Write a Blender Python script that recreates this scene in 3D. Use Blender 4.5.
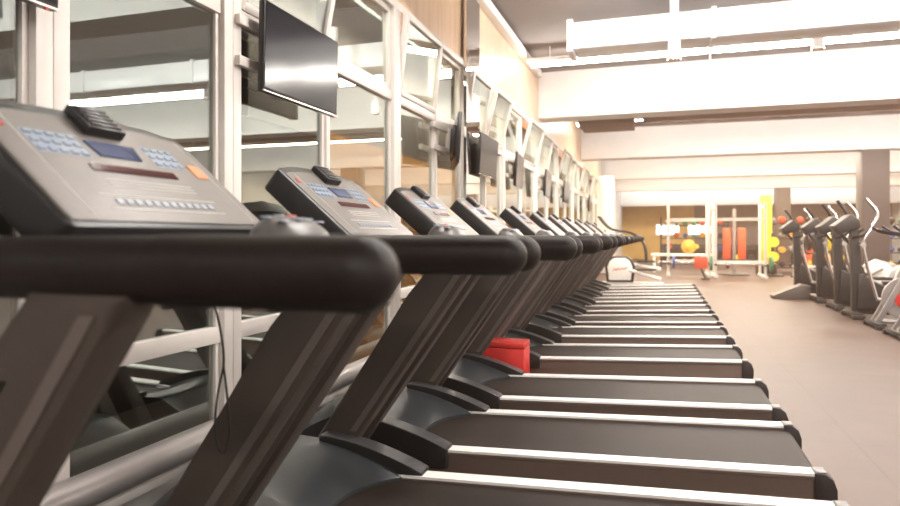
import bpy, bmesh, math, random
from mathutils import Vector, Matrix
random.seed(7)
S = bpy.context.scene
for o in list(bpy.data.objects): bpy.data.objects.remove(o)
COL = S.collection
PI = math.pi

# ------------------------------------------------------------ camera, world, exposure
CAM_H = 1.12
F_PX = 650.0
YAW = math.atan(211.0 / F_PX)
cd = bpy.data.cameras.new('camera'); cam = bpy.data.objects.new('camera', cd); COL.objects.link(cam)
cam.location = (0, 0, CAM_H); cam.rotation_euler = (PI / 2, 0, YAW)
cd.sensor_width = 36; cd.lens = F_PX / 900 * 36
cd.shift_y = -17.0 / 900
cd.dof.use_dof = True; cd.dof.focus_distance = 2.9; cd.dof.aperture_fstop = 2.6
cd.clip_start = 0.02
S.camera = cam
S.view_settings.view_transform = 'Standard'; S.view_settings.look = 'None'
S.view_settings.gamma = 1; S.view_settings.use_curve_mapping = False
S.view_settings.exposure = 0.9
w = bpy.data.worlds.new('world'); S.world = w; w.use_nodes = True
w.node_tree.nodes['Background'].inputs[0].default_value = (0.03, 0.04, 0.045, 1)
w.node_tree.nodes['Background'].inputs[1].default_value = 0.6

vs_ = w.node_tree.nodes.new('ShaderNodeVolumeScatter')     # thin warm haze, added to stand in for the lens flare's wash
vs_.inputs['Color'].default_value = (1, .70, .54, 1); vs_.inputs['Density'].default_value = .006; vs_.inputs['Anisotropy'].default_value = .2
w.node_tree.links.new(vs_.outputs[0], w.node_tree.nodes['World Output'].inputs['Volume'])

def area(name, loc, size, power, col=(1, .96, .92), rot=(0, 0, 0)):
    l = bpy.data.lights.new(name, 'AREA'); l.shape = 'RECTANGLE'; l.size = size[0]; l.size_y = size[1]
    l.energy = power; l.color = col
    o = bpy.data.objects.new(name, l); COL.objects.link(o); o.location = loc; o.rotation_euler = rot
    return o
area('ceiling_lamp_light', (3.6, -2.9, 3.3), (9, .25), 150, (1, .95, .9))
area('ceiling_lamp_light', (3.6, 2.9, 3.3), (9, .25), 150, (1, .95, .9))
area('ceiling_lamp_light', (3.6, 8.4, 3.3), (9, .25), 200, (1, .88, .76))
area('ceiling_lamp_light', (3.6, 13.5, 3.3), (9, .3), 230, (1, .80, .60))
area('ceiling_lamp_light', (3.6, 19, 3.3), (9, .3), 340, (1, .74, .48))  # orange tint added to imitate the flare's warm glow
area('ceiling_lamp_light', (3.6, 24.6, 3.3), (9, .3), 380, (1, .72, .40))  # deepest orange, likewise added for the flare's glow at the far end
def spot(loc, to, power, ang, col=(1, .95, .9)):
    l = bpy.data.lights.new('added_spot_light', 'SPOT'); l.energy = power; l.spot_size = ang; l.spot_blend = .8; l.shadow_soft_size = .05; l.color = col
    o = bpy.data.objects.new('added_spot_light', l); COL.objects.link(o); o.location = loc
    o.rotation_euler = (Vector(to) - Vector(loc)).to_track_quat('-Z', 'Y').to_euler()
ADDED_SPOTS = [(-.6, 5.35, 3.38), (1.2, 5.35, 3.38), (3.0, 5.35, 3.38), (5.2, 5.35, 3.38)]  # added spots, put here to brighten the duct and first beam
for p in ADDED_SPOTS: spot((p[0], p[1] + .1, p[2]), (p[0], 8, 3.42), 130, 2.3)
spot((-.55, 5.9, 3.3), (-1.8, 6.4, 3.3), 10, 2.2, (1, .9, .78)); spot((-.55, 5.6, 3.3), (-1.8, 4.9, 3.1), 14, 2.2, (1, .9, .78))  # added spots without fixtures, brighten the wood band
area('added_ochre_light', (-2.12, 11, 2.9), (.15, 15), 420, (1, .9, .78))  # added lamp outside the glass, brightens the ochre panels

# ------------------------------------------------------------ materials
MATS = {}
def mat(name, col, rough=.5, metal=0., noise=0., nscale=20., emit=None, bump=0., stretch=None, coat=0., spec=.5, col2=None):
    if name in MATS: return MATS[name]
    m = bpy.data.materials.new(name); m.use_nodes = True; nt = m.node_tree
    b = nt.nodes['Principled BSDF']
    b.inputs['Roughness'].default_value = rough; b.inputs['Metallic'].default_value = metal
    b.inputs['Coat Weight'].default_value = coat; b.inputs['Specular IOR Level'].default_value = spec
    tc = nt.nodes.new('ShaderNodeTexCoord'); mp = nt.nodes.new('ShaderNodeMapping')
    nt.links.new(tc.outputs['Object'], mp.inputs[0])
    if stretch: mp.inputs['Scale'].default_value = stretch
    nz = nt.nodes.new('ShaderNodeTexNoise'); nz.inputs['Scale'].default_value = nscale; nz.inputs['Detail'].default_value = 4
    nt.links.new(mp.outputs[0], nz.inputs['Vector'])
    rp = nt.nodes.new('ShaderNodeValToRGB')
    c2 = col2 or tuple(max(0, c * (1 - noise)) for c in col)
    c1 = col if col2 else tuple(min(1, c * (1 + noise)) for c in col)
    rp.color_ramp.elements[0].position = .3; rp.color_ramp.elements[1].position = .7
    rp.color_ramp.elements[0].color = (*c2, 1); rp.color_ramp.elements[1].color = (*c1, 1)
    nt.links.new(nz.outputs['Fac'], rp.inputs[0]); nt.links.new(rp.outputs[0], b.inputs['Base Color'])
    if bump:
        bp = nt.nodes.new('ShaderNodeBump'); bp.inputs['Strength'].default_value = bump; bp.inputs['Distance'].default_value = .002
        nt.links.new(nz.outputs['Fac'], bp.inputs['Height']); nt.links.new(bp.outputs[0], b.inputs['Normal'])
    if emit:
        b.inputs['Emission Color'].default_value = (*emit[0], 1); b.inputs['Emission Strength'].default_value = emit[1]
    MATS[name] = m
    return m
def glass_mat(name, fac, tint):
    m = bpy.data.materials.new(name); m.use_nodes = True; nt = m.node_tree; nt.nodes.clear()
    o = nt.nodes.new('ShaderNodeOutputMaterial'); mx = nt.nodes.new('ShaderNodeMixShader')
    t = nt.nodes.new('ShaderNodeBsdfTransparent'); g = nt.nodes.new('ShaderNodeBsdfGlossy')
    t.inputs[0].default_value = (*tint, 1); g.inputs['Roughness'].default_value = .015
    g.inputs[0].default_value = (.70, .76, .75, 1)
    lw = nt.nodes.new('ShaderNodeFresnel'); lw.inputs[0].default_value = 1.5
    mr = nt.nodes.new('ShaderNodeMapRange'); mr.inputs[1].default_value = 0; mr.inputs[2].default_value = .35
    mr.inputs[3].default_value = fac; mr.inputs[4].default_value = min(1, fac + .3)
    nt.links.new(lw.outputs[0], mr.inputs[0]); nt.links.new(mr.outputs[0], mx.inputs[0])
    nt.links.new(t.outputs[0], mx.inputs[1]); nt.links.new(g.outputs[0], mx.inputs[2]); nt.links.new(mx.outputs[0], o.inputs[0])
    MATS[name] = m; return m
def floor_mat():
    m = mat('rubber_floor', (.080, .043, .031), .5, noise=.12, nscale=3.0)
    nt = m.node_tree; b = nt.nodes['Principled BSDF']; rp = [n for n in nt.nodes if n.type == 'VALTORGB'][0]
    tc = [n for n in nt.nodes if n.type == 'TEX_COORD'][0]
    br = nt.nodes.new('ShaderNodeTexBrick'); br.offset = 0; br.inputs['Scale'].default_value = 1
    br.inputs['Brick Width'].default_value = 1.0; br.inputs['Row Height'].default_value = 1.0
    br.inputs['Mortar Size'].default_value = .006; br.inputs['Mortar'].default_value = (.75, .72, .72, 1)
    br.inputs['Color1'].default_value = (1, 1, 1, 1); br.inputs['Color2'].default_value = (.95, .95, .95, 1)
    nt.links.new(tc.outputs['Object'], br.inputs['Vector'])
    n2 = nt.nodes.new('ShaderNodeTexNoise'); n2.inputs['Scale'].default_value = 350; n2.inputs['Detail'].default_value = 2
    nt.links.new(tc.outputs['Object'], n2.inputs['Vector'])
    r2 = nt.nodes.new('ShaderNodeValToRGB'); r2.color_ramp.elements[0].position = .45; r2.color_ramp.elements[1].position = .62
    r2.color_ramp.elements[0].color = (.85, .85, .85, 1); r2.color_ramp.elements[1].color = (1.15, 1.12, 1.1, 1)
    nt.links.new(n2.outputs['Fac'], r2.inputs[0])
    def mul(a, c):
        x = nt.nodes.new('ShaderNodeMix'); x.data_type = 'RGBA'; x.blend_type = 'MULTIPLY'; x.inputs[0].default_value = 1
        nt.links.new(a, x.inputs[6]); nt.links.new(c, x.inputs[7]); return x.outputs[2]
    nt.links.new(mul(mul(rp.outputs[0], br.outputs['Color']), r2.outputs[0]), b.inputs['Base Color'])
    return m
M_floor = floor_mat()
M_frame = mat('window_frame_white', (.74, .68, .63), .4, noise=.03, nscale=8)
M_white = mat('painted_white', (.84, .81, .78), .6, noise=.02, nscale=3)
M_ceil = mat('ceiling_grey', (.25, .215, .20), .8, noise=.05, nscale=2)
M_brownceil = mat('ceiling_brown', (.36, .26, .21), .8, noise=.06, nscale=2)
M_wood = mat('pale_wood', (.80, .61, .44), .35, nscale=3, stretch=(1, 6, .5), col2=(.68, .48, .32))
M_ochre = mat('ochre_wood', (.74, .34, .09), .45, nscale=3, stretch=(1, 5, .6), col2=(.56, .24, .06))
M_yellowwall = mat('yellow_wall', (.70, .43, .13), .6, noise=.08, nscale=2)
M_col = mat('column_brown', (.07, .05, .045), .5, noise=.05, nscale=3)
M_mast = mat('mast_paint', (.062, .045, .036), .6, metal=.1, noise=.04, nscale=30)
M_mast_lt = mat('lit_bevel_and_cover_paint', (.125, .10, .087), .5, metal=.1, noise=.04, nscale=30)  # lighter tone painting the lit mast bevels; also the wedge cover's grey
M_grip = mat('grip_rubber', (.012, .0075, .006), .5, noise=.15, nscale=60, bump=.1, spec=.25)
M_black = mat('black_plastic', (.013, .012, .012), .38, noise=.1, nscale=40)
M_hood = mat('motor_cover_plastic', (.032, .036, .040), .28, noise=.06, nscale=40)
M_hoodtrim = mat('cover_trim_plastic', (.06, .06, .062), .3, noise=.05, nscale=40)
M_alu = mat('brushed_aluminium', (.90, .87, .83), .4, metal=.1, noise=.05, nscale=30, stretch=(.2, 20, 20))
M_side = mat('deck_side_paint', (.17, .12, .095), .45, metal=.3, noise=.04, nscale=20)
M_belt = mat('running_belt', (.024, .016, .013), .6, noise=.14, nscale=120, stretch=(.3, 3, 1), bump=.15, spec=.2)
M_cap = mat('end_cap_plastic', (.022, .014, .013), .45, noise=.1, nscale=30)
M_face = mat('console_face', (.17, .152, .138), .45, metal=.2, noise=.05, nscale=30)
M_pad = mat('pad_plastic', (.11, .10, .095), .35, noise=.05, nscale=30)
M_disp = mat('blue_display', (.02, .05, .13), .06, noise=.3, nscale=12, emit=((.05, .12, .3), .05))
M_red = mat('dark_red_display', (.06, .008, .01), .1, noise=.2, nscale=12)
M_key = mat('pale_keys', (.34, .37, .42), .35, noise=.08, nscale=10)
M_keyb = mat('blue_keys', (.22, .27, .34), .35, noise=.08, nscale=10)
M_print = mat('red_print', (.55, .05, .03), .4, noise=.1, nscale=10)
M_orange = mat('orange_sticker', (.75, .22, .06), .4, noise=.1, nscale=10)
M_line = mat('pale_print', (.55, .52, .48), .4, noise=.05, nscale=10)
M_redbox = mat('red_plastic', (.62, .03, .025), .35, noise=.06, nscale=8)
M_screen = mat('tv_screen', (.008, .010, .014), .13, noise=.1, nscale=2, spec=.35)
M_tv = mat('tv_plastic', (.012, .011, .012), .3, noise=.1, nscale=30)
M_mirror = mat('mirror', (.9, .9, .88), .01, metal=1., noise=.0)
M_glass = glass_mat('window_glass', .30, (.78, .8, .76))
M_tube = mat('lamp_tube', (1, 1, 1), .5, emit=((1, .95, .90), 34))
M_duct = mat('duct_white', (.86, .83, .82), .35, noise=.04, nscale=6)
M_gold = mat('sash_wood', (.30, .17, .07), .4, noise=.2, nscale=8)
M_chrome = mat('chrome', (.75, .72, .70), .18, metal=1., noise=.04, nscale=10)
M_silver = mat('silver_paint', (.34, .31, .295), .35, metal=.4, noise=.05, nscale=10)
M_dk = mat('dark_machine', (.022, .016, .014), .45, metal=.2, noise=.1, nscale=15)
M_wpaint = mat('white_metal', (.82, .80, .76), .35, noise=.03, nscale=10)
M_yel = mat('yellow_vinyl', (.82, .66, .04), .45, noise=.05, nscale=10)
M_rvin = mat('red_vinyl', (.72, .09, .03), .45, noise=.05, nscale=10)
M_org = mat('orange_ball', (.90, .42, .05), .4, noise=.05, nscale=10)
M_blue = mat('blue_rubber', (.07, .12, .42), .45, noise=.05, nscale=10)
M_green = mat('green_rubber', (.05, .25, .12), .45, noise=.05, nscale=10)
M_backwall = mat('taupe_wall', (.20, .15, .125), .7, noise=.08, nscale=2)
M_lit = mat('lit_panel', (1, 1, 1), .5, emit=((1, .95, .85), 2.2))

# ------------------------------------------------------------ mesh helpers
def box(bm, x0, x1, y0, y1, z0, z1, bev=0., seg=2, M=None):
    r = bmesh.ops.create_cube(bm, size=1)
    vs = r['verts']
    for v in vs:
        v.co = Vector(((x0 + x1) / 2 + v.co.x * (x1 - x0), (y0 + y1) / 2 + v.co.y * (y1 - y0), (z0 + z1) / 2 + v.co.z * (z1 - z0)))
    if bev:
        es = list({e for v in vs for e in v.link_edges})
        r2 = bmesh.ops.bevel(bm, geom=es, offset=bev, segments=seg, affect='EDGES', profile=.5)
        vs = list({v for f in r2['faces'] for v in f.verts} | {v for v in vs if v.is_valid})
    if M is not None:
        for v in vs: v.co = M @ v.co
    return vs
def tube(bm, pts, r, n=12, caps=True, rz=None):
    """tube along pts; r number or list; hemispherical-ish ends come from the radii given"""
    pts = [Vector(p) for p in pts]; rs = r if isinstance(r, (list, tuple)) else [r] * len(pts)
    rings = []; up = None
    for i, p in enumerate(pts):
        t = (pts[min(i + 1, len(pts) - 1)] - pts[max(i - 1, 0)]).normalized()
        if up is None:
            up = Vector((0, 0, 1)) if abs(t.z) < .9 else Vector((0, 1, 0))
        a = t.cross(up).normalized(); b = a.cross(t).normalized(); up = b
        k = (rz or 1)
        rings.append([bm.verts.new(p + a * math.cos(2 * PI * j / n) * rs[i] + b * math.sin(2 * PI * j / n) * rs[i] * k) for j in range(n)])
    for i in range(len(rings) - 1):
        for j in range(n):
            bm.faces.new((rings[i][j], rings[i][(j + 1) % n], rings[i + 1][(j + 1) % n], rings[i + 1][j]))
    if caps:
        bm.faces.new(rings[0][::-1]); bm.faces.new(rings[-1])
def smooth_path(pts, k=6):
    P = [Vector(p) for p in pts]; out = []
    for i in range(len(P) - 1):
        p0 = P[max(i - 1, 0)]; p1 = P[i]; p2 = P[i + 1]; p3 = P[min(i + 2, len(P) - 1)]
        for s in range(k):
            t = s / k
            out.append(.5 * ((2 * p1) + (p2 - p0) * t + (2 * p0 - 5 * p1 + 4 * p2 - p3) * t * t + (3 * p1 - p0 - 3 * p2 + p3) * t ** 3))
    out.append(P[-1]); return out
def prism(bm, poly, a0, a1, axis='y', bev=0., M=None):
    """extrude a polygon; axis y: poly=(x,z); axis x: poly=(y,z); axis z: poly=(x,y)"""
    def mk(p, a):
        return {'y': (p[0], a, p[1]), 'x': (a, p[0], p[1]), 'z': (p[0], p[1], a)}[axis]
    A = [bm.verts.new(mk(p, a0)) for p in poly]; B = [bm.verts.new(mk(p, a1)) for p in poly]
    fs = [bm.faces.new(A), bm.faces.new(B[::-1])]
    n = len(poly)
    for i in range(n): fs.append(bm.faces.new((A[i], B[i], B[(i + 1) % n], A[(i + 1) % n])))
    vs = A + B
    if bev:
        es = [e for f in fs[:2] for e in f.edges]
        r2 = bmesh.ops.bevel(bm, geom=es, offset=bev, segments=2, affect='EDGES', profile=.5)
        vs = list({v for f in r2['faces'] for v in f.verts} | {v for v in vs if v.is_valid})
    if M is not None:
        for v in vs: v.co = M @ v.co
    return vs
def lathe(bm, prof, c, axis='z', n=24):
    """prof: list of (radius, along)"""
    c = Vector(c); rings = []
    def pt(r, h, a):
        u, v = r * math.cos(a), r * math.sin(a)
        return c + Vector({'z': (u, v, h), 'y': (u, h, v), 'x': (h, u, v)}[axis])
    for r, h in prof:
        if r < 1e-6: rings.append([bm.verts.new(pt(0, h, 0))])
        else: rings.append([bm.verts.new(pt(r, h, 2 * PI * j / n)) for j in range(n)])
    for i in range(len(rings) - 1):
        A, B = rings[i], rings[i + 1]
        for j in range(n):
            k = (j + 1) % n
            q = [A[j], A[k], B[k], B[j]] if len(A) > 1 and len(B) > 1 else ([A[0], B[k], B[j]] if len(A) == 1 and len(B) > 1 else ([A[j], A[k], B[0]] if len(A) > 1 else None))
            if q: bm.faces.new(q)
    if len(rings[0]) > 1: bm.faces.new(rings[0][::-1])
    if len(rings[-1]) > 1: bm.faces.new(rings[-1])
def ball(bm, c, r, n=20):
    lathe(bm, [(r * math.sin(PI * i / 12), -r * math.cos(PI * i / 12)) for i in range(13)], c, 'z', n)
def obj(name, bm, m, parent=None, smooth=40, kind=None):
    bmesh.ops.recalc_face_normals(bm, faces=bm.faces[:])
    for e in bm.edges:
        if len(e.link_faces) == 2 and e.calc_face_angle(0) > math.radians(smooth): e.smooth = False
    for f in bm.faces: f.smooth = True
    me = bpy.data.meshes.new(name); bm.to_mesh(me); bm.free(); me.materials.append(m)
    o = bpy.data.objects.new(name, me); COL.objects.link(o)
    if parent: o.parent = parent
    if kind: o['kind'] = kind
    return o
def B(): return bmesh.new()
def part(name, m, parent, fn, smooth=40):
    bm = B(); fn(bm); return obj(name, bm, m, parent, smooth)
def thing(name, label, cat, loc=(0, 0, 0), rz=0, group=None):
    o = bpy.data.objects.new(name, None); COL.objects.link(o); o.location = loc; o.rotation_euler = (0, 0, rz)
    o.empty_display_size = .1
    o['label'] = label; o['category'] = cat
    if group: o['group'] = group
    return o
def tag(o, label, cat, group=None):
    o['label'] = label; o['category'] = cat
    if group: o['group'] = group
    return o
def kids(o): return [c for c in bpy.data.objects if c.parent == o]
def dup(root, loc, label, rz=None, skip=()):
    r = root.copy(); COL.objects.link(r); r.location = loc; r['label'] = label
    if rz is not None: r.rotation_euler = (0, 0, rz)
    for ch in kids(root):
        if ch.name.split('.')[0] in skip: continue
        c = ch.copy(); COL.objects.link(c); c.parent = r
        for g in kids(ch):
            d = g.copy(); COL.objects.link(d); d.parent = c
    return r
def struct(name, m, fn, parent=None, smooth=40):
    o = part(name, m, parent, fn, smooth)
    if parent is None: o['kind'] = 'structure'
    return o

# ------------------------------------------------------------ the room
WX = -1.80          # window wall plane
RX = 9.6; Y0 = -7.0; Y1 = 33.0; CZ = 3.64
struct('floor', M_floor, lambda bm: box(bm, WX - .3, RX + .2, Y0 - .2, Y1 + .2, -.1, 0))
struct('ceiling', M_ceil, lambda bm: box(bm, WX - .3, RX + .2, Y0 - .2, Y1 + .2, CZ, CZ + .1))
struct('wall_back', M_yellowwall, lambda bm: box(bm, WX - .3, 1.5, Y1, Y1 + .2, 0, CZ))
struct('wall_back', M_backwall, lambda bm: box(bm, 1.5, RX + .2, Y1, Y1 + .2, 0, CZ))
struct('wall_front', M_white, lambda bm: box(bm, WX - .3, RX + .2, Y0 - .2, Y0, 0, CZ))
struct('wall_right', M_white, lambda bm: box(bm, RX, RX + .2, Y0, Y1, 0, CZ))
SILL = .255; HEAD = 2.73; YW1 = 20.0
struct('wall_left', M_white, lambda bm: box(bm, WX - .2, WX - .02, Y0, YW1, 0, SILL - .03))
struct('wall_left', M_white, lambda bm: box(bm, WX - .2, WX, YW1, Y1, 0, CZ))
struct('wall_left', M_wood, lambda bm: box(bm, WX - .2, WX, Y0, YW1, HEAD + .045, CZ))
struct('lit_strip_1', M_white, lambda bm: box(bm, WX, WX + .10, Y0, 9.7, 3.50, 3.60, .01))
struct('lit_strip_2', M_frame, lambda bm: box(bm, WX - .05, WX + .035, Y0, YW1, HEAD - .01, HEAD + .05, .008))
struct('lit_strip_3', M_frame, lambda bm: box(bm, WX - .12, WX + .09, Y0, YW1, SILL - .035, SILL, .008))
# beams across the ceiling
beams = [-7.0 + .25, -1.5, 4.25, 9.95, 15.6, 21.3, 27.0, 31.6]
for i, y in enumerate(beams):
    struct('ceiling_beam', M_white, lambda bm: box(bm, WX, RX, y, y + .42, 2.93 if y < 30 else 2.52, CZ - .001, .012))
struct('ceiling_soffit', M_brownceil, lambda bm: box(bm, WX + .45, WX + 1.35, 11.2, 12.2, 3.02, CZ - .001, .01))
# columns
for (cx, cy) in ((4.25, 15.56), (4.35, 26.96)):
    struct('column', M_col, lambda bm: box(bm, cx - .25, cx + .25, cy, cy + .5, 0, 2.93, .02))
struct('column', M_white, lambda bm: box(bm, WX, WX + .45, 20.0, 20.6, 0, 2.93, .02))
# small mirrored pier and wood pier on the left wall
struct('wall_mirror', M_mirror, lambda bm: box(bm, WX + .036, WX + .06, 5.86, 6.33, SILL, 3.48))
# ochre panelling standing beyond the glass
struct('outer_wall', M_ochre, lambda bm: box(bm, WX - .72, WX - .66, 4.5, YW1, 0, 1.93))
struct('outer_wall', M_col, lambda bm: box(bm, WX - .80, WX - .74, 3.6, YW1, 1.9, 3.6))
struct('outer_floor', M_col, lambda bm: box(bm, WX - 1.5, WX - .31, Y0, YW1, -.1, -.02))

# windows
posts = [-1.9, -1.04, -.18, .68, 1.52, 2.40, 3.27, 4.26, 5.13, 5.93, 6.72, 7.55, 8.6, 9.7, 10.75, 11.8, 12.9, 14.0, 15.1, 16.2, 17.3, 18.5, 19.85]
thick = {-1.9, -.18, 1.52, 2.40, 4.26, 5.93, 7.55, 9.7, 11.8, 14.0, 16.2, 18.5}
openb = {2.40: 15, 4.26: 9, 6.72: 18, 5.93: 12, 8.6: 20, 9.7: 14, 11.8: 20, 12.9: 12, 15.1: 18, 17.3: 15}
for k in range(len(posts) - 1):
    a, b = posts[k], posts[k + 1]
    ha = .06 if a in thick else .02; hb = .06 if b in thick else .02
    root = bpy.data.objects.new('window_%d' % (k + 1), None); COL.objects.link(root); root.location = (WX, (a + b) / 2, SILL); root['kind'] = 'structure'
    oy, oz = (a + b) / 2, SILL
    def bx(bm, x0, x1, y0, y1, z0, z1, bev=.004): box(bm, x0, x1, y0 - oy, y1 - oy, z0 - oz, z1 - oz, bev)
    ya, yb = a + ha, b - hb
    def fr(bm):
        bx(bm, -.05, .03 if ha > .05 else .02, a, ya, SILL, HEAD, .006)
        if k == len(posts) - 2: bx(bm, -.05, .03, yb, b, SILL, HEAD)
        else: bx(bm, -.05, .03 if hb > .05 else .02, yb, b - .0005, SILL, HEAD, .006)
        bx(bm, -.04, .012, ya, yb, 2.07, 2.135); bx(bm, -.04, .012, ya, yb, .665, .735)
        bx(bm, -.04, .012, ya, yb, SILL, SILL + .05)
        for (z0, z1) in ((SILL + .05, .665), (.735, 2.07)):
            for y in (ya, yb - .022): bx(bm, -.03, .002, y, y + .022, z0, z1, .003)
    part('window_frame', M_frame, root, fr)
    for (z0, z1) in ((SILL + .05, .665), (.735, 2.07)):
        part('pane', M_glass, root, lambda bm: bx(bm, -.018, -.012, ya + .02, yb - .02, z0, z1, 0))
        part('glazing_strip', M_gold, root, lambda bm: (bx(bm, -.030, -.019, ya + .022, ya + .034, z0, z1, 0), bx(bm, -.030, -.019, yb - .034, yb - .022, z0, z1, 0)))
    ang = 0
    for kk, vv in openb.items():
        if abs(kk - a) < .01: ang = vv * .75
    zt0, zt1 = 2.137, HEAD - .012
    def sash(bm):
        h = zt1 - zt0
        for y in (ya + .002, yb - .042): box(bm, -.03, .012, y - oy, y + .040 - oy, 0, h, .004)
        for z in (0, h - .04): box(bm, -.03, .012, ya + .04 - oy, yb - .04 - oy, z, z + .04, .004)
    s = part('sash', M_frame, root, sash)
    p = part('sash_pane', M_glass, s, lambda bm: box(bm, -.012, -.006, ya + .038 - oy, yb - .038 - oy, .035, zt1 - zt0 - .035))
    s.location = (.006 if ang else -.01, 0, zt0 - oz); s.rotation_euler = (0, math.radians(ang), 0)

# ceiling lamps : long white tubes along the ceiling
LAMPY = [(-2.9, 'long white ceiling lamp behind the camera'), (2.9, 'long white ceiling lamp over the nearest treadmills'),
         (8.6, 'long glowing lamp tube hung in front of the first white beam'), (13.6, 'long lamp tube between the first and second white beams'),
         (19.0, 'long lamp tube between the second and third white beams'), (24.6, 'long lamp tube before the fourth white beam'), (30.3, 'farthest long lamp tube near the yellow back wall')]
for y, lb in LAMPY:
    z = 3.40 if y < 10 else 3.42
    t = thing('ceiling_lamp', lb, 'lamp', (3.8, y, z), 0, 'tube lamps across the ceiling')
    part('lamp_tube', M_tube, t, lambda bm: tube(bm, [(-5.45, 0, 0), (5.2, 0, 0)], .028, 10))
    part('lamp_housing', M_white, t, lambda bm: box(bm, -5.5, 5.25, -.04, .04, .03, .09, .008))
    for x in (-5.2, -2, 1.5, 5): part('hanger', M_white, t, lambda bm: tube(bm, [(x, 0, .08), (x, 0, CZ - z - .001)], .008, 6))
# big white ventilation duct
t = thing('ventilation_duct', 'wide white box duct hung across the ceiling in front of the long lamp tube', 'duct', (3, 7.5, 3.2))
part('duct_body', M_duct, t, lambda bm: box(bm, -3.93, 6.4, -.2, .2, 0, .30, .02))
part('end_flange', M_duct, t, lambda bm: box(bm, -4.0, -3.93, -.23, .23, -.03, .33, .01))
for x in (-2.5, -.6, 1.3, 3.2, 5.2):
    part('joint_flange', M_duct, t, lambda bm: box(bm, x, x + .05, -.215, .215, -.015, .315, .006))
    part('drop_rod', M_chrome, t, lambda bm: tube(bm, [(x + .5, 0, .30), (x + .5, 0, .439)], .008, 6))
# spot lamps on rods
for (x, y, z, lb) in ((.13, 7.05, 3.02, 'white cylinder spot lamp on a thick rod before the duct'), (2.65, 7.9, 3.2, 'small white spot lamp hanging behind the duct near the right edge'),
                      (1.65, 8.1, 3.28, 'small white spot lamp between duct and lamp tube'), (.62, 9.3, 3.12, 'short white lamp below the long lamp tube')):
    t = thing('spot_lamp', lb, 'lamp', (x, y, z), 0, 'small spot lamps at the ceiling')
    part('lamp_body', M_duct, t, lambda bm: lathe(bm, [(.05, -.08), (.06, -.07), (.06, .1), (.04, .12)], (0, 0, 0)))
    part('rod', M_duct, t, lambda bm: tube(bm, [(0, 0, .12), (0, 0, CZ - z - .001)], .045 if x == .13 else .012, 12))
    part('collar', M_chrome, t, lambda bm: lathe(bm, [(.065, -.095), (.065, -.08), (.03, -.08)], (0, 0, 0)))
# round ceiling rose / sensor
for (x, y) in ((2.3, 6.2), (.9, 9.2), (3.2, 12.6)):
    tag(part('ceiling_sensor', M_white, None, lambda bm: lathe(bm, [(.09, -.03), (.11, -.015), (.11, 0)], (x, y, CZ))), {2.3: 'round white ceiling sensor before the duct', .9: 'round white ceiling sensor behind the lamp tube', 3.2: 'round white ceiling sensor behind the first beam'}[x], 'sensor')
# pipes running on ceiling past first beam
for (y, z, m, lb) in ((11.3, 3.1, M_brownceil, 'brown service duct running across under the ceiling'), (12.5, 3.2, M_chrome, 'thin metal pipe across the ceiling behind the first beam')):
    tag(part('ceiling_pipe', m, None, lambda bm: (box(bm, -.3, RX - .05, y, y + .5, z, CZ - .002, .02) if m is M_brownceil else tube(bm, [(-.8, y, z), (RX - .05, y, z)], .05, 12))), lb, 'pipe')

# ------------------------------------------------------------ televisions
def make_tv(loc, yaw, tilt, label):
    t = thing('television', label, 'television', (WX + .03, loc[0], loc[1]), 0, 'televisions along the window wall')
    # local: x out from wall. screen faces +x
    R_ = Matrix.Translation((.085, loc[2] if len(loc) > 2 else 0, 0)) @ Matrix.Rotation(yaw, 4, 'Z') @ Matrix.Rotation(tilt, 4, 'Y')
    part('tv_body', M_tv, t, lambda bm: (box(bm, -.02, .012, -.345, .345, -.205, .205, .006, M=R_), box(bm, -.045, -.02, -.2, .2, -.14, .12, .01, M=R_)))
    part('screen', M_screen, t, lambda bm: box(bm, .0121, .0135, -.335, .335, -.185, .197, 0, M=R_))
    part('chin_strip', M_chrome, t, lambda bm: box(bm, .008, .015, -.344, .344, -.2045, -.196, .001, M=R_))
    part('indicator_light', M_print, t, lambda bm: box(bm, .008, .016, .30, .312, -.212, -.204, .001, M=R_))
    def arm(bm):
        for z in (.10, -.08):
            box(bm, -.005, .025, -.42, .02, z - .022, z + .022, .003)
        box(bm, .0, .044, -.06, .02, -.1, .12, .005)
    part('wall_bracket', M_frame, t, arm)
    part('mount_plate', M_black, t, lambda bm: box(bm, -.06, -.04, -.12, .12, -.1, .1, .004, M=R_))
    return t
make_tv((1.12, 1.985), 0, math.radians(4), 'black television at the top left corner, only its lower edge showing')
make_tv((2.83, 1.97), 0, math.radians(1.4), 'large black wall television above the second treadmill')
make_tv((5.38, 1.93), math.radians(21), math.radians(3), 'television turned edge-on just before the mirrored pier')
make_tv((6.46, 1.93), 0, math.radians(4), 'television with pale reflecting screen just past the mirrored pier')
make_tv((8.0, 1.93), math.radians(5), math.radians(4), 'second television past the mirrored pier')
make_tv((10.15, 1.93), math.radians(3), math.radians(4), 'third television past the mirrored pier')
make_tv((12.25, 1.93), math.radians(0), math.radians(4), 'farthest but one television on the window wall')
make_tv((16.6, 1.93), math.radians(0), math.radians(4), 'farthest television on the window wall')

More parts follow.
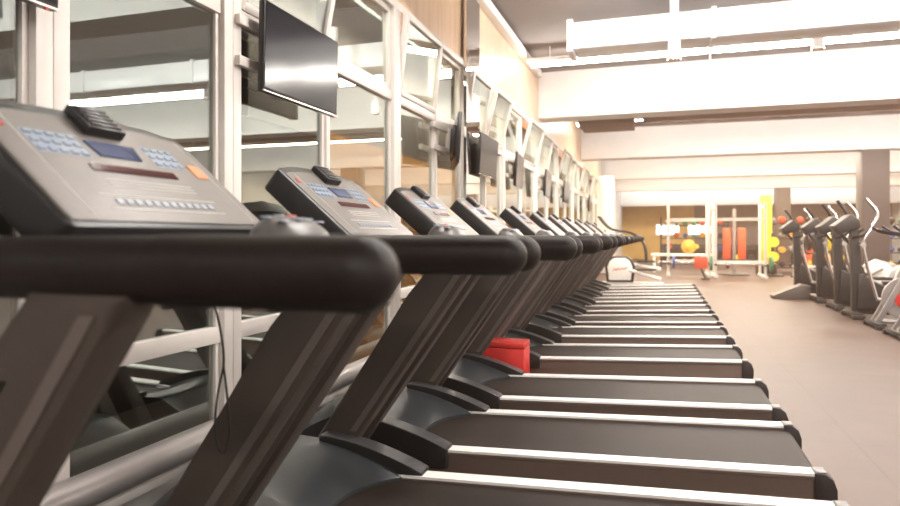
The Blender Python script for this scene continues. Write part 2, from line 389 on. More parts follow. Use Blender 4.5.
# ------------------------------------------------------------ treadmills
OX = -.5
def X(x): return x - OX
SH = .040
def shear(bm):
    for v in bm.verts: v.co.z += (v.co.x + OX + .85) * SH
def make_treadmill(loc, label):
    t = thing('treadmill', label, 'treadmill', loc, 0, 'treadmills in a row along the windows')
    # base frame
    def base(bm):
        for s in (-1, 1): box(bm, X(-1.62), X(-.1), s * .28 - .03, s * .28 + .03, .05, .12, .006)
        box(bm, X(-1.62), X(-1.5), -.33, .33, .05, .12, .006); box(bm, X(-1.0), X(-.9), -.3, .3, .06, .12, .006)
    part('base_frame', M_black, t, base)
    for s in (-1, 1):
        part('foot', M_black, t, lambda bm: lathe(bm, [(.03, 0), (.035, .01), (.03, .03), (.014, .035), (.014, .19)], (X(.36), s * .29, 0)))
        part('wheel', M_black, t, lambda bm: lathe(bm, [(.045, -.02), (.05, -.015), (.05, .015), (.045, .02)], (X(-1.5), s * .25, .05), 'y'))
    # belt + deck
    def belt(bm):
        pr = [(X(-1.1), .236), (X(.5), .236)]
        for i in range(1, 8):
            a = PI / 2 - PI * i / 8; pr.append((X(.5) + .035 * math.cos(a), .201 + .035 * math.sin(a)))
        pr += [(X(.5), .166), (X(-1.1), .166)]
        prism(bm, pr, -.262, .262, 'y'); shear(bm)
    part('running_belt', M_belt, t, belt)
    for s in (-1, 1):
        def side(bm):
            y0, y1 = (.262, .33) if s > 0 else (-.33, -.262)
            pr = [(y0, .13), (y1, .13), (y1, .243), (y0, .243)]
            if s < 0: pr = [(y0 + .004, .108), (y1, .108), (y1, .243), (y0, .243), (y0, .232), (y0 + .006, .228), (y0 + .006, .116)]
            else: pr = [(y0, .108), (y1 - .004, .108), (y1 - .006, .116), (y1 - .006, .228), (y1, .232), (y1, .243), (y0, .243)]
            prism(bm, pr, X(-.95), X(.505), 'x'); shear(bm)
        r = part('side_rail', M_side, t, side)
        def strip(bm):
            y0, y1 = (.262, .331) if s > 0 else (-.331, -.262)
            n = 5; pr = [(y0, .243)]
            wv = (y1 - y0) / n
            for i in range(n):
                pr += [(y0 + i * wv + .001, .2525), (y0 + i * wv + wv - .0035, .2525), (y0 + i * wv + wv - .0025, .2495), (y0 + i * wv + wv - .0005, .2495)]
            pr.append((y1, .243))
            prism(bm, pr, X(-.93), X(.50), 'x'); shear(bm)
        part('foot_strip', M_alu, r, strip, 20)
        def cap(bm):
            y0, y1 = (.258, .335) if s > 0 else (-.335, -.258)
            prism(bm, [(X(.50), .10), (X(.50), .255), (X(.535), .252), (X(.558), .235), (X(.57), .20), (X(.57), .16), (X(.555), .108)], y0, y1, 'y', .004)
            shear(bm)
        part('end_cap', M_cap, t, cap)
        part('cap_strip', M_hoodtrim, t, lambda bm: (box(bm, X(.505), X(.538), (.265 if s > 0 else -.328), (.328 if s > 0 else -.265), .2535, .2565, .001), shear(bm)))
    # motor cover
    def hood(bm):
        nx, ny = 22, 20; g = []
        for j in range(ny + 1):
            y = -.30 + .60 * j / ny; q = abs(y) / .30
            xr = -1.02 + .17 * q ** 2.4; xf = -1.66 + .05 * q ** 3
            row = []
            for i in range(nx + 1):
                u = i / nx; x = xf + (xr - xf) * u
                crown = .345 + .022 * (1 - q * q)
                zz = .12 + (crown - .12) * min(1, u / .35) ** .5 if u < .35 else crown - (crown - .243) * ((u - .35) / .65) ** 2.0
                row.append(bm.verts.new((X(x), y, zz)))
            g.append(row)
        for j in range(ny):
            for i in range(nx): bm.faces.new((g[j][i], g[j][i + 1], g[j + 1][i + 1], g[j + 1][i]))
        # skirt
        loop = [g[0][i] for i in range(nx + 1)] + [g[j][nx] for j in range(1, ny + 1)] + [g[ny][i] for i in range(nx - 1, -1, -1)] + [g[j][0] for j in range(ny - 1, 0, -1)]
        low = [bm.verts.new((v.co.x, v.co.y, .10 if i <= nx else .10)) for i, v in enumerate(loop)]
        n = len(loop)
        for i in range(n): bm.faces.new((loop[i], low[i], low[(i + 1) % n], loop[(i + 1) % n]))
        bm.faces.new(low)
    h = part('motor_cover', M_hood, t, hood, 50)
    part('cover_badge', M_key, h, lambda bm: lathe(bm, [(.0, .004), (.028, .003), (.032, 0)], (X(-1.22), -.14, .352)))
    part('badge_emblem', M_print, h, lambda bm: box(bm, X(-1.235), X(-1.205), -.146, -.134, .3545, .3575, .001))
    for s in (-1, 1):
        def wing(bm):
            y0, y1 = (.268, .352) if s > 0 else (-.352, -.268)
            top = []; bot = []
            for i in range(15):
                u = i / 14; x = -1.24 + .42 * u
                top.append((X(x), .36 - .098 * u ** 1.7)); bot.append((X(x), .27 - .095 * math.sin(PI * min(1, u * 1.6) / 2) + .02 * max(0, u - .6)))
            prism(bm, top + bot[::-1], y0, y1, 'y', .007)
        wg = part('cover_wing', M_black, t, wing)
        def wt(bm):
            y0, y1 = (.270, .349) if s > 0 else (-.349, -.270)
            top = []; b2 = []
            for i in range(15):
                u = i / 14; x = -1.235 + .41 * u; z = .3605 - .098 * u ** 1.7
                top.append((X(x), z + .002)); b2.append((X(x), z - .004))
            prism(bm, top + b2[::-1], y0, y1, 'y', .0015)
        part('wing_trim', M_hoodtrim, wg, wt)
        # mast
        def mast(bm):
            yc = s * .367
            def L(z): return -1.285 + .68 * (z - .335)
            pr = [(X(L(.08)), .08), (X(L(.08) + .18), .08), (X(L(.335) + .168), .335), (X(L(1.0) + .178), 1.0), (X(L(1.05) + .19), 1.05), (X(L(1.05) + .02), 1.055), (X(L(.9)), .9)]
            prism(bm, pr, yc - .034, yc + .034, 'y', .018)
        ms = part('mast', M_mast, t, mast)
        def lit_strip(bm):
            def L(z): return -1.285 + .68 * (z - .335)
            for yy in (s * .367 - .0345, s * .367 + .0345):
                y0, y1 = sorted((yy, yy + (.003 if yy > s * .367 else -.003)))
                prism(bm, [(X(L(.37) + .122), .37), (X(L(.37) + .148), .37), (X(L(1.02) + .156), 1.02), (X(L(1.02) + .130), 1.02)], y0, y1, 'y')
        part('mast_lit_strip', M_mast_lt, ms, lit_strip)  # lighter strip paints the light caught by the mast's bevel
        def cover(bm):
            yy = s * .367 + s * .034
            y0, y1 = sorted((yy, yy + s * .004))
            prism(bm, [(X(-.92), .84), (X(-.875), .84), (X(-.815), .93), (X(-.86), .93)], y0, y1, 'y')
        part('access_cover', M_black, ms, cover)
        # handrail + grip
        ZH = 1.077
        path = smooth_path([(X(-1.06), s * .25, 1.085), (X(-1.0), s * .29, 1.082), (X(-.92), s * .345, ZH), (X(-.80), s * .365, ZH), (X(-.588), s * .366, ZH)], 5)
        hr = part('handrail', M_grip, t, lambda bm: tube(bm, path, .0432, 24))
        def grip(bm):
            r = .0448; xs = [-.592, -.590, -.5895, -.40]; rr = [.040, .042, r, r]
            for i in range(0, 10):
                a = PI / 2 * i / 9; xs.append(-.322 + r * math.sin(a)); rr.append(max(.0015, r * math.cos(a)))
            tube(bm, [(X(x), s * .366, ZH) for x in xs], rr, 28)
        part('grip', M_grip, hr, grip)
    part('mast_crossbar', M_mast, t, lambda bm: box(bm, X(-.93), X(-.80), -.34, .34, 1.035, 1.075, .012))
    part('front_crossbar', M_black, t, lambda bm: tube(bm, smooth_path([(X(-.80), -.36, 1.065), (X(-.68), -.20, 1.06), (X(-.63), 0, 1.06), (X(-.68), .20, 1.06), (X(-.80), .36, 1.065)], 6), .024, 14))
    # control pad
    def pad(bm):
        vs = []
        n = 16; g = []
        for i in range(n + 1):
            row = []
            for j in range(n + 1):
                a = -1 + 2 * i / n; b = -1 + 2 * j / n
                # superellipse mapping
                q = max(abs(a), abs(b)); l = math.hypot(a, b) or 1; k = q / l
                k = k ** .85
                h = max(0, 1 - q ** 3) ** .5
                row.append(bm.verts.new((X(-.63) + .065 * a * k, .108 * b * k, 1.075 + .078 * h - a * .012)))
            g.append(row)
        for i in range(n):
            for j in range(n): bm.faces.new((g[i][j], g[i + 1][j], g[i + 1][j + 1], g[i][j + 1]))
        edge = [g[i][0] for i in range(n)] + [g[n][j] for j in range(n)] + [g[i][n] for i in range(n, 0, -1)] + [g[0][j] for j in range(n, 0, -1)]
        bm.faces.new(edge)
    pd = part('control_pad', M_pad, t, pad, 60)
    for i, (dx, dy, m) in enumerate([(-.02, -.06, M_keyb), (-.02, -.02, M_key), (-.02, .02, M_print), (-.02, .06, M_keyb), (.015, -.06, M_key), (.015, -.02, M_keyb), (.015, .02, M_key), (.015, .06, M_key)]):
        part('button', m, pd, lambda bm: lathe(bm, [(.0, .003), (.009, .0025), (.011, 0)], (X(-.63) + dx, dy, 1.1525 - dx * .2 - dy * dy * 1.2), 'z', 12))
    # console : local frame on the slope
    P0 = Vector((X(-.845), 0, 1.128)); D = Vector((-.765, 0, .644)); N = Vector((.644, 0, .765))
    MC = Matrix(((D.x, 0, N.x, P0.x), (0, 1, 0, 0), (D.z, 0, N.z, P0.z), (0, 0, 0, 1)))   # (t, w, n)
    def outline(hw, t0, t1, arch, cr):
        pts = []
        for i in range(5):
            a = PI + PI / 2 * i / 4; pts.append((t0 + cr + cr * math.cos(a), -hw + cr + cr * math.sin(a)))
        # left edge up (w=-hw) to top
        for i in range(5):
            a = -PI / 2 + PI / 2 * i / 4; pts.append((t1 - cr + cr * math.cos(a), -hw + cr + cr * math.sin(a)))
        for i in range(1, 12):
            wv = -hw + 2 * hw * i / 12; pts.append((t1 + arch * (1 - (wv / hw) ** 2), wv))
        for i in range(5):
            a = PI / 2 * i / 4; pts.append((t1 - cr + cr * math.cos(a), hw - cr + cr * math.sin(a)))
        for i in range(5):
            a = PI / 2 + PI / 2 * i / 4; pts.append((t0 + cr + cr * math.cos(a), hw - cr + cr * math.sin(a)))
        return pts
    co = part('console', M_black, t, lambda bm: prism(bm, outline(.262, -.005, .328, .026, .02), -.078, 0, 'z', .008, M=MC))
    part('console_face', M_face, co, lambda bm: prism(bm, outline(.251, .008, .300, .024, .014), -.003, .003, 'z', .001, M=MC))
    def cb(bm, t0, t1, w0, w1, n0=.003, n1=.005, bev=0): box(bm, t0, t1, w0, w1, n0, n1, bev, M=MC)
    part('display', M_disp, co, lambda bm: prism(bm, [(.20, -.055), (.245, -.065), (.245, .055), (.20, .045)], .003, .006, 'z', M=MC))
    part('red_display', M_red, co, lambda bm: cb(bm, .150, .170, -.105, .105, .003, .0055))
    def keys(bm):
        for i in range(12): cb(bm, .052, .066, -.125 + i * .0215, -.125 + i * .0215 + .013, .003, .0055)
    part('key_row', M_key, co, keys)
    for w0, nb in ((-.185, 5), (.085, 4)):
        def dots(bm):
            for a in range(3):
                for b in range(nb): cb(bm, .195 + a * .024, .205 + a * .024, w0 + b * .022, w0 + .013 + b * .022, .003, .0055)
            cb(bm, .190, .258, w0 - .004, w0 + nb * .022 - .005, .003, .0034)
        part('button_panel', M_keyb, co, dots)
    part('logo_print', M_print, co, lambda bm: (cb(bm, .255, .262, -.232, -.212), cb(bm, .266, .272, -.228, -.216)))
    part('warning_sticker', M_orange, co, lambda bm: cb(bm, .165, .21, .18, .215))
    def lines(bm):
        cb(bm, .02, .30, -.200, -.198, .003, .0036); cb(bm, .02, .30, .222, .224, .003, .0036)
        cb(bm, .115, .117, -.10, .12, .003, .0036); cb(bm, .105, .107, -.10, .12, .003, .0036); cb(bm, .125, .127, -.10, .12, .003, .0036)
        cb(bm, .04, .042, -.15, .15, .003, .0036); cb(bm, .078, .080, -.15, .15, .003, .0036)
    part('panel_lines', M_line, co, lines)
    def vent(bm):
        prism(bm, [(.268, -.045), (.343, -.042), (.343, .042), (.268, .045)], .002, .024, 'z', .004, M=MC)
    vt = part('fan_vent', M_black, co, vent)
    def grille(bm):
        for i in range(5): cb(bm, .275 + i * .0135, .282 + i * .0135, -.036, .036, .024, .028, .001)
    part('vent_grille', M_hoodtrim, co, grille)
    part('console_neck', M_black, t, lambda bm: prism(bm, [(X(-.93), 1.04), (X(-.82), 1.04), (X(-.86), 1.12), (X(-.97), 1.18)], -.2, .2, 'y', .01))
    return t
TY = [1.03, 1.93, 2.83, 3.72, 4.93, 6.0, 6.95, 7.98, 9.1, 10.2, 11.4]
TL = ['nearest treadmill, its thick dark handrail crossing the left of the view', 'second treadmill from the camera, console under the large television',
      'third treadmill from the camera, dark belt between two pale foot strips in the foreground', 'fourth treadmill from the camera, in front of the red box',
      'fifth treadmill from the camera, just behind the red box', 'sixth treadmill from the camera', 'seventh treadmill from the camera', 'eighth treadmill from the camera',
      'ninth treadmill from the camera', 'last but one treadmill of the long row', 'farthest treadmill of the long row']
tm = make_treadmill((OX, TY[0], 0), TL[0])
for y, l in list(zip(TY, TL))[1:]: dup(tm, (OX, y, 0), l)
for o_ in [o_ for o_ in bpy.data.objects if o_.name.split('.')[0] == 'console']:
    if o_.parent and o_.parent.name.startswith('treadmill'): o_.location = (0, -.02, .010) if o_.parent == tm else (0, .02, -.012)
# safety cord hanging behind the first treadmill's far mast
tag(part('safety_cord', M_black, None, lambda bm: (tube(bm, smooth_path([(-1.060, 1.34, 1.080), (-1.060, 1.33, 1.000), (-1.020, 1.32, 0.930), (-0.995, 1.31, 0.850), (-0.990, 1.305, 0.810)], 6), .003, 6),
    tube(bm, smooth_path([(-0.990, 1.305, 0.810), (-1.005, 1.30, 0.730), (-1.010, 1.30, 0.650), (-0.990, 1.30, 0.605), (-0.970, 1.30, 0.650), (-0.975, 1.30, 0.730), (-0.990, 1.305, 0.810)], 6), .0028, 6))),
    'thin black cord with a hanging loop beside the mast of the nearest treadmill', 'cord')
tag(part('heating_pipe', M_silver, None, lambda bm: tube(bm, [(WX + .09, Y0 + .1, .325), (WX + .09, 19.9, .325)], .055, 16)), 'long pale grey pipe lying along the window ledge behind the treadmills', 'pipe')
for i, p in enumerate(ADDED_SPOTS):  # made-up fixtures for the added duct spots
    t = thing('added_spot', ['first', 'second', 'third', 'fourth'][i] + ' added spot lamp lighting the duct, from the window wall', 'lamp', p, 0, 'track spots above the treadmills')
    part('lamp_body', M_duct, t, lambda bm: lathe(bm, [(.03, -.12), (.05, -.10), (.06, .05), (.05, .055)], (0, 0, 0), 'y', 16))
    part('stem', M_duct, t, lambda bm: tube(bm, [(0, -.05, .03), (0, -.05, CZ - p[2] - .001)], .012, 8))
# red box
t = thing('storage_box', 'glossy red plastic box standing between the fourth and fifth treadmills', 'box', (-1.02, 4.34, 0))
part('box_body', M_redbox, t, lambda bm: box(bm, -.16, .16, -.1, .1, 0, .37, .012))
part('box_lid', M_redbox, t, lambda bm: box(bm, -.161, .161, -.101, .101, .37, .41, .01))

# ------------------------------------------------------------ cross trainers and bikes on the right
def make_cross(loc, label):
    t = thing('cross_trainer', label, 'cross trainer', loc, 0, 'cross trainers in a row on the right')
    part('front_stabilizer', M_dk, t, lambda bm: (box(bm, -.06, .05, -.30, .30, .02, .09, .02), box(bm, -.08, .07, -.33, -.25, 0, .06, .01), box(bm, -.08, .07, .25, .33, 0, .06, .01)))
    part('base_beam', M_dk, t, lambda bm: box(bm, 0, 1.7, -.05, .05, .05, .13, .01))
    part('rear_stabilizer', M_dk, t, lambda bm: box(bm, 1.6, 1.72, -.3, .3, 0, .08, .02))
    part('mast', M_dk, t, lambda bm: prism(bm, [(-.02, .08), (.22, .08), (.10, .4), (.06, 1.22), (-.05, 1.28), (-.02, .4)], -.06, .06, 'y', .015))
    part('front_cover', M_dk, t, lambda bm: prism(bm, [(.02, .13), (.75, .13), (.62, .26), (.30, .42), (.10, .60), (.04, .60)], -.11, .11, 'y', .03))
    part('drive_cover', M_silver, t, lambda bm: prism(bm, [(1.0, .05), (1.72, .05), (1.75, .35), (1.6, .62), (1.3, .7), (1.05, .55), (.95, .3)], -.09, .09, 'y', .03))
    co = part('console', M_dk, t, lambda bm: prism(bm, [(-.20, 1.14), (.06, 1.24), (.04, 1.34), (-.06, 1.42), (-.26, 1.26)], -.17, .17, 'y', .02))
    part('screen', M_key, co, lambda bm: prism(bm, [(-.05, 1.235), (.03, 1.315), (.036, 1.31), (-.044, 1.23)], -.12, .12, 'y'))
    for s in (-1, 1):
        part('crank_disc', M_wpaint, t, lambda bm: lathe(bm, [(.02, -.015), (.22, -.015), (.24, 0), (.22, .015), (.02, .015)], (1.32, s * .13, .42), 'y', 28))
        ph = .12 * s
        part('pedal_arm', M_silver, t, lambda bm: tube(bm, smooth_path([(.22, s * .24, .40 + ph), (.7, s * .24, .28 + ph * .6), (1.35, s * .22, .42 - ph)], 5), .028, 10))
        part('pedal', M_black, t, lambda bm: box(bm, .42, .80, s * .24 - .07, s * .24 + .07, .36 + ph * .7, .41 + ph * .7, .012))
        part('moving_handle', M_chrome if s < 0 else M_dk, t, lambda bm: tube(bm, smooth_path([(.22, s * .24, .40 + ph), (.06, s * .26, .95), (.02 - ph, s * .27, 1.2), (.10 - ph, s * .26, 1.42), (-.02 - ph, s * .22, 1.62)], 6), .022, 10))
        part('pivot', M_chrome, t, lambda bm: tube(bm, [(.05, 0, 1.0), (.05, s * .29, 1.0)], .035, 12))
    part('fixed_handle', M_dk, t, lambda bm: tube(bm, smooth_path([(.18, -.2, 1.22), (.05, -.2, 1.12), (-.02, 0, 1.1), (.05, .2, 1.12), (.18, .2, 1.22)], 5), .018, 10))
    return t
ct = make_cross((2.52, 10.25, 0), 'dark cross trainer nearest the camera, beside the stationary bikes')
for y, x, l in ((11.3, 2.55, 'second dark cross trainer, between nearest and the farther ones'), (12.5, 2.55, 'third dark cross trainer from the bikes'), (13.6, 2.4, 'farthest dark cross trainer, silver cover at its foot')):
    dup(ct, (x, y, 0), l)
tag(part('floor_cover', M_mast_lt, None, lambda bm: prism(bm, [(-.35, 0), (.25, 0), (.25, .24), (.12, .27), (-.2, .12), (-.36, .06)], -.15, .15, 'y', .02, M=Matrix.Translation((2.25, 12.95, 0)))),
    'low pale grey wedge cover on the floor before the farthest cross trainers', 'cover')
def make_bike(loc, label):
    t = thing('exercise_bike', label, 'exercise bike', loc, 0, 'white framed exercise bikes at the right edge')
    part('front_stabilizer', M_black, t, lambda bm: (box(bm, -.05, .05, -.28, .28, .02, .08, .02), box(bm, -.06, .06, -.30, -.22, 0, .05, .01), box(bm, -.06, .06, .22, .30, 0, .05, .01)))
    part('rear_stabilizer', M_black, t, lambda bm: box(bm, 1.05, 1.15, -.28, .28, 0, .08, .02))
    part('frame', M_silver, t, lambda bm: (prism(bm, [(-.03, .07), (.04, .07), (.47, .92), (.40, .94)], -.10, -.065, 'y', .01), prism(bm, [(-.03, .07), (.04, .07), (.47, .92), (.40, .94)], .065, .10, 'y', .01),
        tube(bm, [(.45, 0, .85), (.62, 0, .32), (1.1, 0, .06)], .035, 10), tube(bm, [(.62, 0, .36), (.92, 0, .72)], .035, 10), tube(bm, [(.0, 0, .08), (1.1, 0, .06)], .03, 8), box(bm, .36, .5, -.12, .12, .84, .94, .02)))
    fw = part('flywheel', M_dk, t, lambda bm: lathe(bm, [(.03, -.02), (.18, -.012), (.235, -.02), (.235, .02), (.18, .012), (.03, .02)], (.33, 0, .36), 'y', 32))
    part('flywheel_rim', M_silver, fw, lambda bm: lathe(bm, [(.235, -.022), (.262, -.022), (.262, .022), (.235, .022), (.235, -.022)], (.33, 0, .36), 'y', 32))
    part('hub', M_chrome, fw, lambda bm: lathe(bm, [(.05, -.05), (.055, .05)], (.33, 0, .36), 'y', 16))
    part('brake_ring', M_redbox, fw, lambda bm: lathe(bm, [(.10, -.026), (.13, -.026), (.13, .026), (.10, .026), (.10, -.026)], (.33, 0, .36), 'y', 28))
    part('handlebar_post', M_chrome, t, lambda bm: tube(bm, [(.46, 0, .9), (.40, 0, 1.12)], .022, 10))
    def hb(bm):
        for s in (-1, 1):
            tube(bm, smooth_path([(.40, 0, 1.13), (.42, s * .16, 1.13), (.30, s * .22, 1.14), (.12, s * .22, 1.17), (.02, s * .20, 1.24)], 5), .016, 8)
            tube(bm, smooth_path([(.40, s * .06, 1.13), (.2, s * .07, 1.14), (.05, s * .07, 1.2)], 4), .014, 8)
    part('handlebar', M_black, t, hb)
    part('saddle_post', M_chrome, t, lambda bm: tube(bm, [(.92, 0, .7), (.98, 0, .96)], .02, 10))
    part('saddle', M_black, t, lambda bm: prism(bm, [(.76, -.025), (.95, -.05), (1.10, -.11), (1.14, 0), (1.10, .11), (.95, .05), (.76, .025)], .96, 1.02, 'z', .015))
    part('crank', M_black, t, lambda bm: (tube(bm, [(.64, -.1, .36), (.76, -.12, .26)], .015, 8), tube(bm, [(.64, .1, .36), (.52, .12, .46)], .015, 8), tube(bm, [(.64, -.1, .36), (.64, .1, .36)], .03, 12)))
    for s, (x, z) in ((-1, (.76, .26)), (1, (.52, .46))): part('pedal', M_black, t, lambda bm: box(bm, x - .05, x + .05, s * .17 - .045, s * .17 + .045, z - .012, z + .012, .005))
    return t
bk = make_bike((2.50, 9.2, 0), 'white framed exercise bike farther from the camera, beside the nearest cross trainer')
dup(bk, (2.48, 8.35, 0), 'white framed exercise bike cut by the right edge of the view')

# ------------------------------------------------------------ far end of the gym
def plate_barbell(name_label, loc, half, cols, r=.2):
    t = thing('barbell', name_label, 'barbell', loc, 0)
    part('bar', M_chrome, t, lambda bm: tube(bm, [(-half, 0, 0), (half, 0, 0)], .014, 10))
    for i, (x, m) in enumerate(cols):
        part('weight_plate', m, t, lambda bm: lathe(bm, [(.03, x - .03), (r, x - .03), (r + .005, x), (r, x + .03), (.03, x + .03)], (0, 0, 0), 'x', 24))
    return t
def make_rack(loc, wd, label):
    t = thing('power_rack', label, 'power rack', loc, 0, 'white power racks at the far end')
    for x in (-wd / 2, wd / 2):
        for y in (0, 1.0):
            part('upright', M_wpaint, t, lambda bm: box(bm, x - .032, x + .032, y - .032, y + .032, 0, 2.0, .006))
        part('side_foot', M_wpaint, t, lambda bm: box(bm, x - .045, x + .045, -.2, 1.2, 0, .08, .01))
        part('side_beam', M_wpaint, t, lambda bm: box(bm, x - .03, x + .03, .04, .96, 1.85, 1.92, .006))
    for y in (0, 1.0): part('top_beam', M_wpaint, t, lambda bm: box(bm, -wd / 2 + .04, wd / 2 - .04, y - .03, y + .03, 1.54, 1.60, .006))
    part('low_beam', M_wpaint, t, lambda bm: box(bm, -wd / 2 + .04, wd / 2 - .04, -.035, .035, .36, .47, .006))
    for x in (-wd / 2, wd / 2): part('bar_hook', M_dk, t, lambda bm: box(bm, x - .03, x + .03, -.14, -.04, .34, .38, .004))
    return t
make_rack((1.98, 18.6, 0), 1.20, 'white power rack in the middle of the far end, with green plates')
make_rack((.72, 18.9, 0), 1.05, 'white power rack left of the middle one at the far end')
plate_barbell('barbell with green plates on the middle white rack', (1.98, 18.48, .40), .85, [(-.72, M_green), (.72, M_green)], .19)
plate_barbell('barbell with blue and red plates on the left white rack', (.55, 18.78, .42), .72, [(-.22, M_blue), (.42, M_redbox)], .17)
t = thing('padded_stand', 'red square pad on a thin dark leg before the racks', 'stand', (.98, 17.9, 0))
part('pad', M_rvin, t, lambda bm: box(bm, -.16, .16, -.05, .05, .28, .58, .02))
part('leg', M_dk, t, lambda bm: tube(bm, [(0, 0, .3), (.1, -.05, .03)], .025, 8))
part('foot', M_dk, t, lambda bm: box(bm, 0, .2, -.15, .1, 0, .04, .01))
# round base pole with red pads
t = thing('cable_station', 'pale pole with two tall red pads and a round base between the rack posts', 'machine', (2.0, 20.3, 0))
part('pole', M_silver, t, lambda bm: tube(bm, [(0, 0, .05), (0, 0, 1.9)], .05, 12))
part('base', M_dk, t, lambda bm: lathe(bm, [(.42, 0), (.42, .03), (.1, .09), (.05, .1)], (0, 0, 0)))
for s in (-1, 1): part('pad', M_rvin, t, lambda bm: box(bm, s * .2 - .1, s * .2 + .1, -.08, .08, .45, 1.35, .03))
part('shelf', M_dk, t, lambda bm: box(bm, -.42, .42, -.06, .06, .35, .45, .01))
# yellow pad column
t = thing('padded_post', 'tall bright yellow padded post beside the middle rack', 'post', (2.95, 20.8, 0))
part('padding', M_yel, t, lambda bm: box(bm, -.2, .1, -.12, .12, .3, 2.3, .04))
part('base', M_dk, t, lambda bm: box(bm, -.3, .2, -.25, .25, 0, .3, .02))
def simple_ball(x, y, z, r, m, lb): tag(part('exercise_ball', m, None, lambda bm: ball(bm, (x, y, z + r), r)), lb, 'ball')
# shelving with gear
def make_shelf(loc, wd, label, levels=(.15, .6, 1.05, 1.5), dp=.45):
    t = thing('gear_shelf', label, 'shelf', loc)
    for x in (-wd / 2, wd / 2): part('upright', M_dk, t, lambda bm: box(bm, x - .03, x + .03, -dp / 2, dp / 2, 0, levels[-1] + .3, .005))
    for z in levels: part('shelf_board', M_dk, t, lambda bm: box(bm, -wd / 2 + .03, wd / 2 - .03, -dp / 2, dp / 2, z - .03, z, .004))
    return t
make_shelf((1.1, 24.5, 0), 2.2, 'dark gear shelf behind the left rack')
make_shelf((4.1, 22.5, 0), 2.0, 'dark gear shelf beside the far column')
make_shelf((7.6, 24.2, 0), 3.4, 'dark gear shelf behind the near brown column')
cols = [M_yel, M_org, M_blue, M_green, M_rvin, M_black, M_dk, M_silver]
cn = {M_yel: 'yellow', M_org: 'orange', M_blue: 'blue', M_green: 'green', M_rvin: 'red', M_black: 'black', M_dk: 'dark grey', M_silver: 'silver'}
lv = {0: 'bottom board', 1: 'second board', 2: 'third board', 3: 'top board'}
seq = [('left', 1.1, 24.5, 2.0, 7), ('middle', 4.1, 22.5, 1.8, 7), ('right', 7.6, 24.2, 3.2, 11)]
for nm, cx, cy, wd, n in seq:
    for li, z in enumerate((.15, .6, 1.05, 1.5)):
        for i in range(n):
            x = cx - wd / 2 + .13 + i * (wd - .26) / (n - 1)
            m = random.choice(cols)
            r = random.uniform(.08, .125)
            lb = '%s weight ball at place %s on the %s of the %s gear shelf' % (cn[m], ['one', 'two', 'three', 'four', 'five', 'six', 'seven', 'eight', 'nine', 'ten', 'eleven'][i], lv[li], nm)
            if (i + li) % 3 == 2:
                def db(bm):
                    for s in (-1, 1): lathe(bm, [(.02, s * .09 - .05), (r * .75, s * .09 - .045), (r * .75, s * .09 + .045), (.02, s * .09 + .05)], (x, cy, z + r * .75), 'y', 10)
                    tube(bm, [(x, cy - .08, z + r * .75), (x, cy + .08, z + r * .75)], .016, 8)
                tag(part('dumbbell', m, None, db), lb.replace('weight ball', 'dumbbell'), 'dumbbell', 'gear on the %s shelf' % nm)
            else:
                tag(part('weight_ball', m, None, lambda bm: ball(bm, (x, cy, z + r), r, 14)), lb, 'ball', 'gear on the %s shelf' % nm)
# bench + ball on it
t = thing('flat_bench', 'white bench with an orange ball on it, left of the far racks', 'bench', (.60, 21.2, 0))
part('bench_top', M_wpaint, t, lambda bm: box(bm, -.9, .9, -.2, .2, .50, .58, .02))
for x in (-.8, .8): part('leg', M_wpaint, t, lambda bm: box(bm, x - .04, x + .04, -.16, .16, 0, .5, .005))
simple_ball(.80, 21.2, .58, .21, M_org, 'orange exercise ball on the white bench at the far end')
# lit boards on the back wall
for x, lb in ((.3, 'left glowing white board on the yellow back wall'), (1.75, 'right glowing white board on the yellow back wall')):
    t = thing('light_board', lb, 'sign', (x, Y1 - .05, 1.15))
    part('board_frame', M_white, t, lambda bm: box(bm, -.55, .55, -.03, .04, 0, .55, .01))
    part('board_panel', M_lit, t, lambda bm: box(bm, -.5, .5, -.036, -.028, .05, .5))
# weight machine by the far column
t = thing('weight_machine', 'dark weight machine with yellow and orange discs left of the far column', 'machine', (3.85, 19.3, 0))
part('frame', M_dk, t, lambda bm: (box(bm, -.45, -.37, -.05, .05, 0, 1.35, .01), box(bm, .37, .45, -.05, .05, 0, 1.35, .01), box(bm, -.45, .45, -.05, .05, 1.05, 1.15, .01), box(bm, -.5, .5, -.4, .4, 0, .08, .01)))
for x, m in ((-.3, M_dk), (-.15, M_dk), (0, M_black), (.15, M_dk), (.3, M_yel)):
    part('weight_plate', m, t, lambda bm: lathe(bm, [(.03, x - .04), (.22, x - .04), (.22, x + .04), (.03, x + .04)], (0, -.1, .95), 'x', 20))
for x, m in ((-.25, M_rvin), (0, M_dk), (.28, M_org)):
    part('weight_plate', m, t, lambda bm: lathe(bm, [(.03, x - .04), (.2, x - .04), (.2, x + .04), (.03, x + .04)], (0, -.1, .45), 'x', 20))
part('step_bar', M_wpaint, t, lambda bm: box(bm, -.6, .8, -.5, -.42, .3, .36, .01))
for s, x in ((-1, -.55), (1, .75)): part('bar_leg', M_wpaint, t, lambda bm: box(bm, x - .03, x + .03, -.5, -.42, 0, .3, .005))
# plate tree yellow
t = thing('plate_tree', 'dark stand with large yellow plates right of the middle rack', 'weight stand', (2.95, 19.95, 0))
part('stem', M_dk, t, lambda bm: (box(bm, -.04, .04, -.04, .04, .05, 1.2, .005), box(bm, -.25, .25, -.25, .25, 0, .05, .01)))
for z in (.55, .95): part('weight_plate', M_yel, t, lambda bm: lathe(bm, [(.03, -.16), (.14, -.16), (.14, -.06), (.03, -.06)], (0, 0, z), 'y', 20))
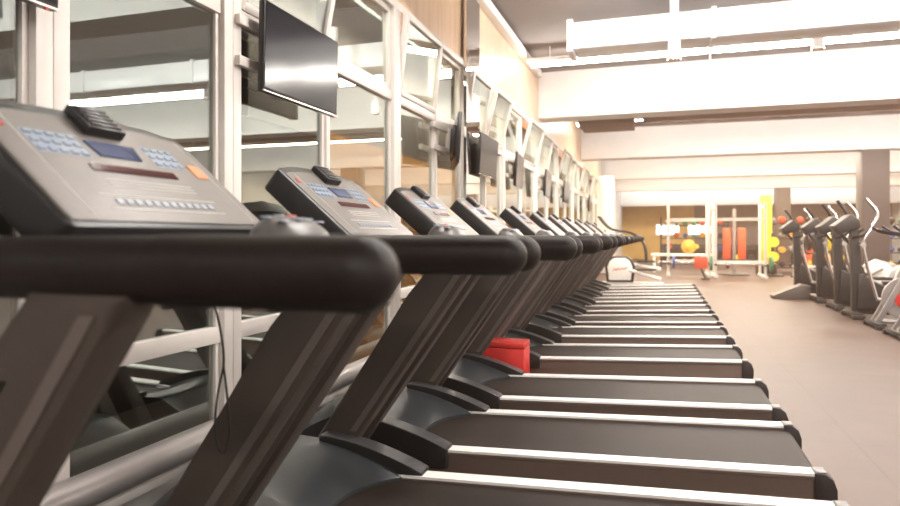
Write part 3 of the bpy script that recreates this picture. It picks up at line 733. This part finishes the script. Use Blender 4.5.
# far-left stationary machine with a white shield cover
t = thing('upright_trainer', 'upright trainer with a white rounded side cover at the end of the treadmill row', 'exercise machine', (-.85, 14.7, 0))
def shield(s):
    return [(-.28 * s, .12), (-.32 * s, .45), (-.26 * s, .60), (-.15 * s, .68), (.15 * s, .68), (.26 * s, .60), (.32 * s, .45), (.28 * s, .12)]
part('cover_rim', M_dk, t, lambda bm: prism(bm, shield(1.0), -.12, .12, 'y', .03))
sc = part('side_cover', M_wpaint, t, lambda bm: prism(bm, [(x, .16 + (z - .12) * .86) for x, z in shield(.82)], -.135, -.115, 'y', .008))
part('script_mark', M_print, sc, lambda bm: tube(bm, smooth_path([(-.15, -.138, .36), (-.10, -.138, .41), (-.08, -.138, .37), (-.03, -.138, .42), (0, -.138, .385), (.05, -.138, .43), (.08, -.138, .40), (.16, -.138, .45)], 4), .009, 6))
part('base_frame', M_wpaint, t, lambda bm: (box(bm, -.4, .9, -.06, .06, .04, .12, .01), box(bm, -.4, -.3, -.3, .3, 0, .08, .01), box(bm, .8, .9, -.3, .3, 0, .08, .01)))
part('mast', M_dk, t, lambda bm: tube(bm, [(-.2, 0, .6), (-.35, 0, 1.25)], .04, 10))
for s in (-1, 1):
    part('swing_arm', M_dk, t, lambda bm: tube(bm, smooth_path([(.55, s * .25, .55), (.50, s * .26, .95), (.25, s * .26, 1.18), (-.2, s * .26, 1.28), (-.45, s * .24, 1.55)], 6), .025, 10))
    part('pedal_arm', M_wpaint, t, lambda bm: tube(bm, [(.2, s * .2, .45 + s * .06), (.85, s * .2, .30 + s * .1)], .035, 10))
    part('pedal', M_dk, t, lambda bm: box(bm, .35, .75, s * .2 - .07, s * .2 + .07, .46 + s * .08, .50 + s * .08, .01))

# long low dumbbell rack along the back
t = thing('dumbbell_rack', 'long low dark dumbbell rack before the back wall', 'weight rack', (3.6, 27.6, 0))
part('rack_frame', M_dk, t, lambda bm: (box(bm, -3.6, -3.52, -.25, .25, 0, .8, .01), box(bm, 3.52, 3.6, -.25, .25, 0, .8, .01), box(bm, -.04, .04, -.25, .25, 0, .8, .01), box(bm, -3.6, 3.6, .19, .25, .05, .8, .005)))
for z in (.2, .62): part('tray', M_dk, t, lambda bm: box(bm, -3.52, 3.52, -.25, .18, z - .04, z, .005))
nth = ['first', 'second', 'third', 'fourth', 'fifth', 'sixth', 'seventh', 'eighth', 'ninth', 'tenth', 'eleventh', 'twelfth', 'thirteenth', 'fourteenth']
for li, z in enumerate((.2, .62)):
    for i in range(14):
        x = 3.6 - 3.25 + i * .5; m = [M_dk, M_black, M_dk, M_rvin, M_dk, M_yel, M_black][(i + 3 * li) % 7]; R_ = .075 + .004 * i
        def db(bm):
            for q in (-1, 1): lathe(bm, [(.02, q * .10 - .05), (R_, q * .10 - .045), (R_, q * .10 + .045), (.02, q * .10 + .05)], (x, 27.56, z + R_), 'y', 10)
            tube(bm, [(x, 27.47, z + R_), (x, 27.65, z + R_)], .016, 8)
        tag(part('dumbbell', m, None, db), '%s dumbbell from the left on the %s tray of the long low rack' % (nth[i], 'lower upper'.split()[li]), 'dumbbell', 'dumbbells on the long low rack')
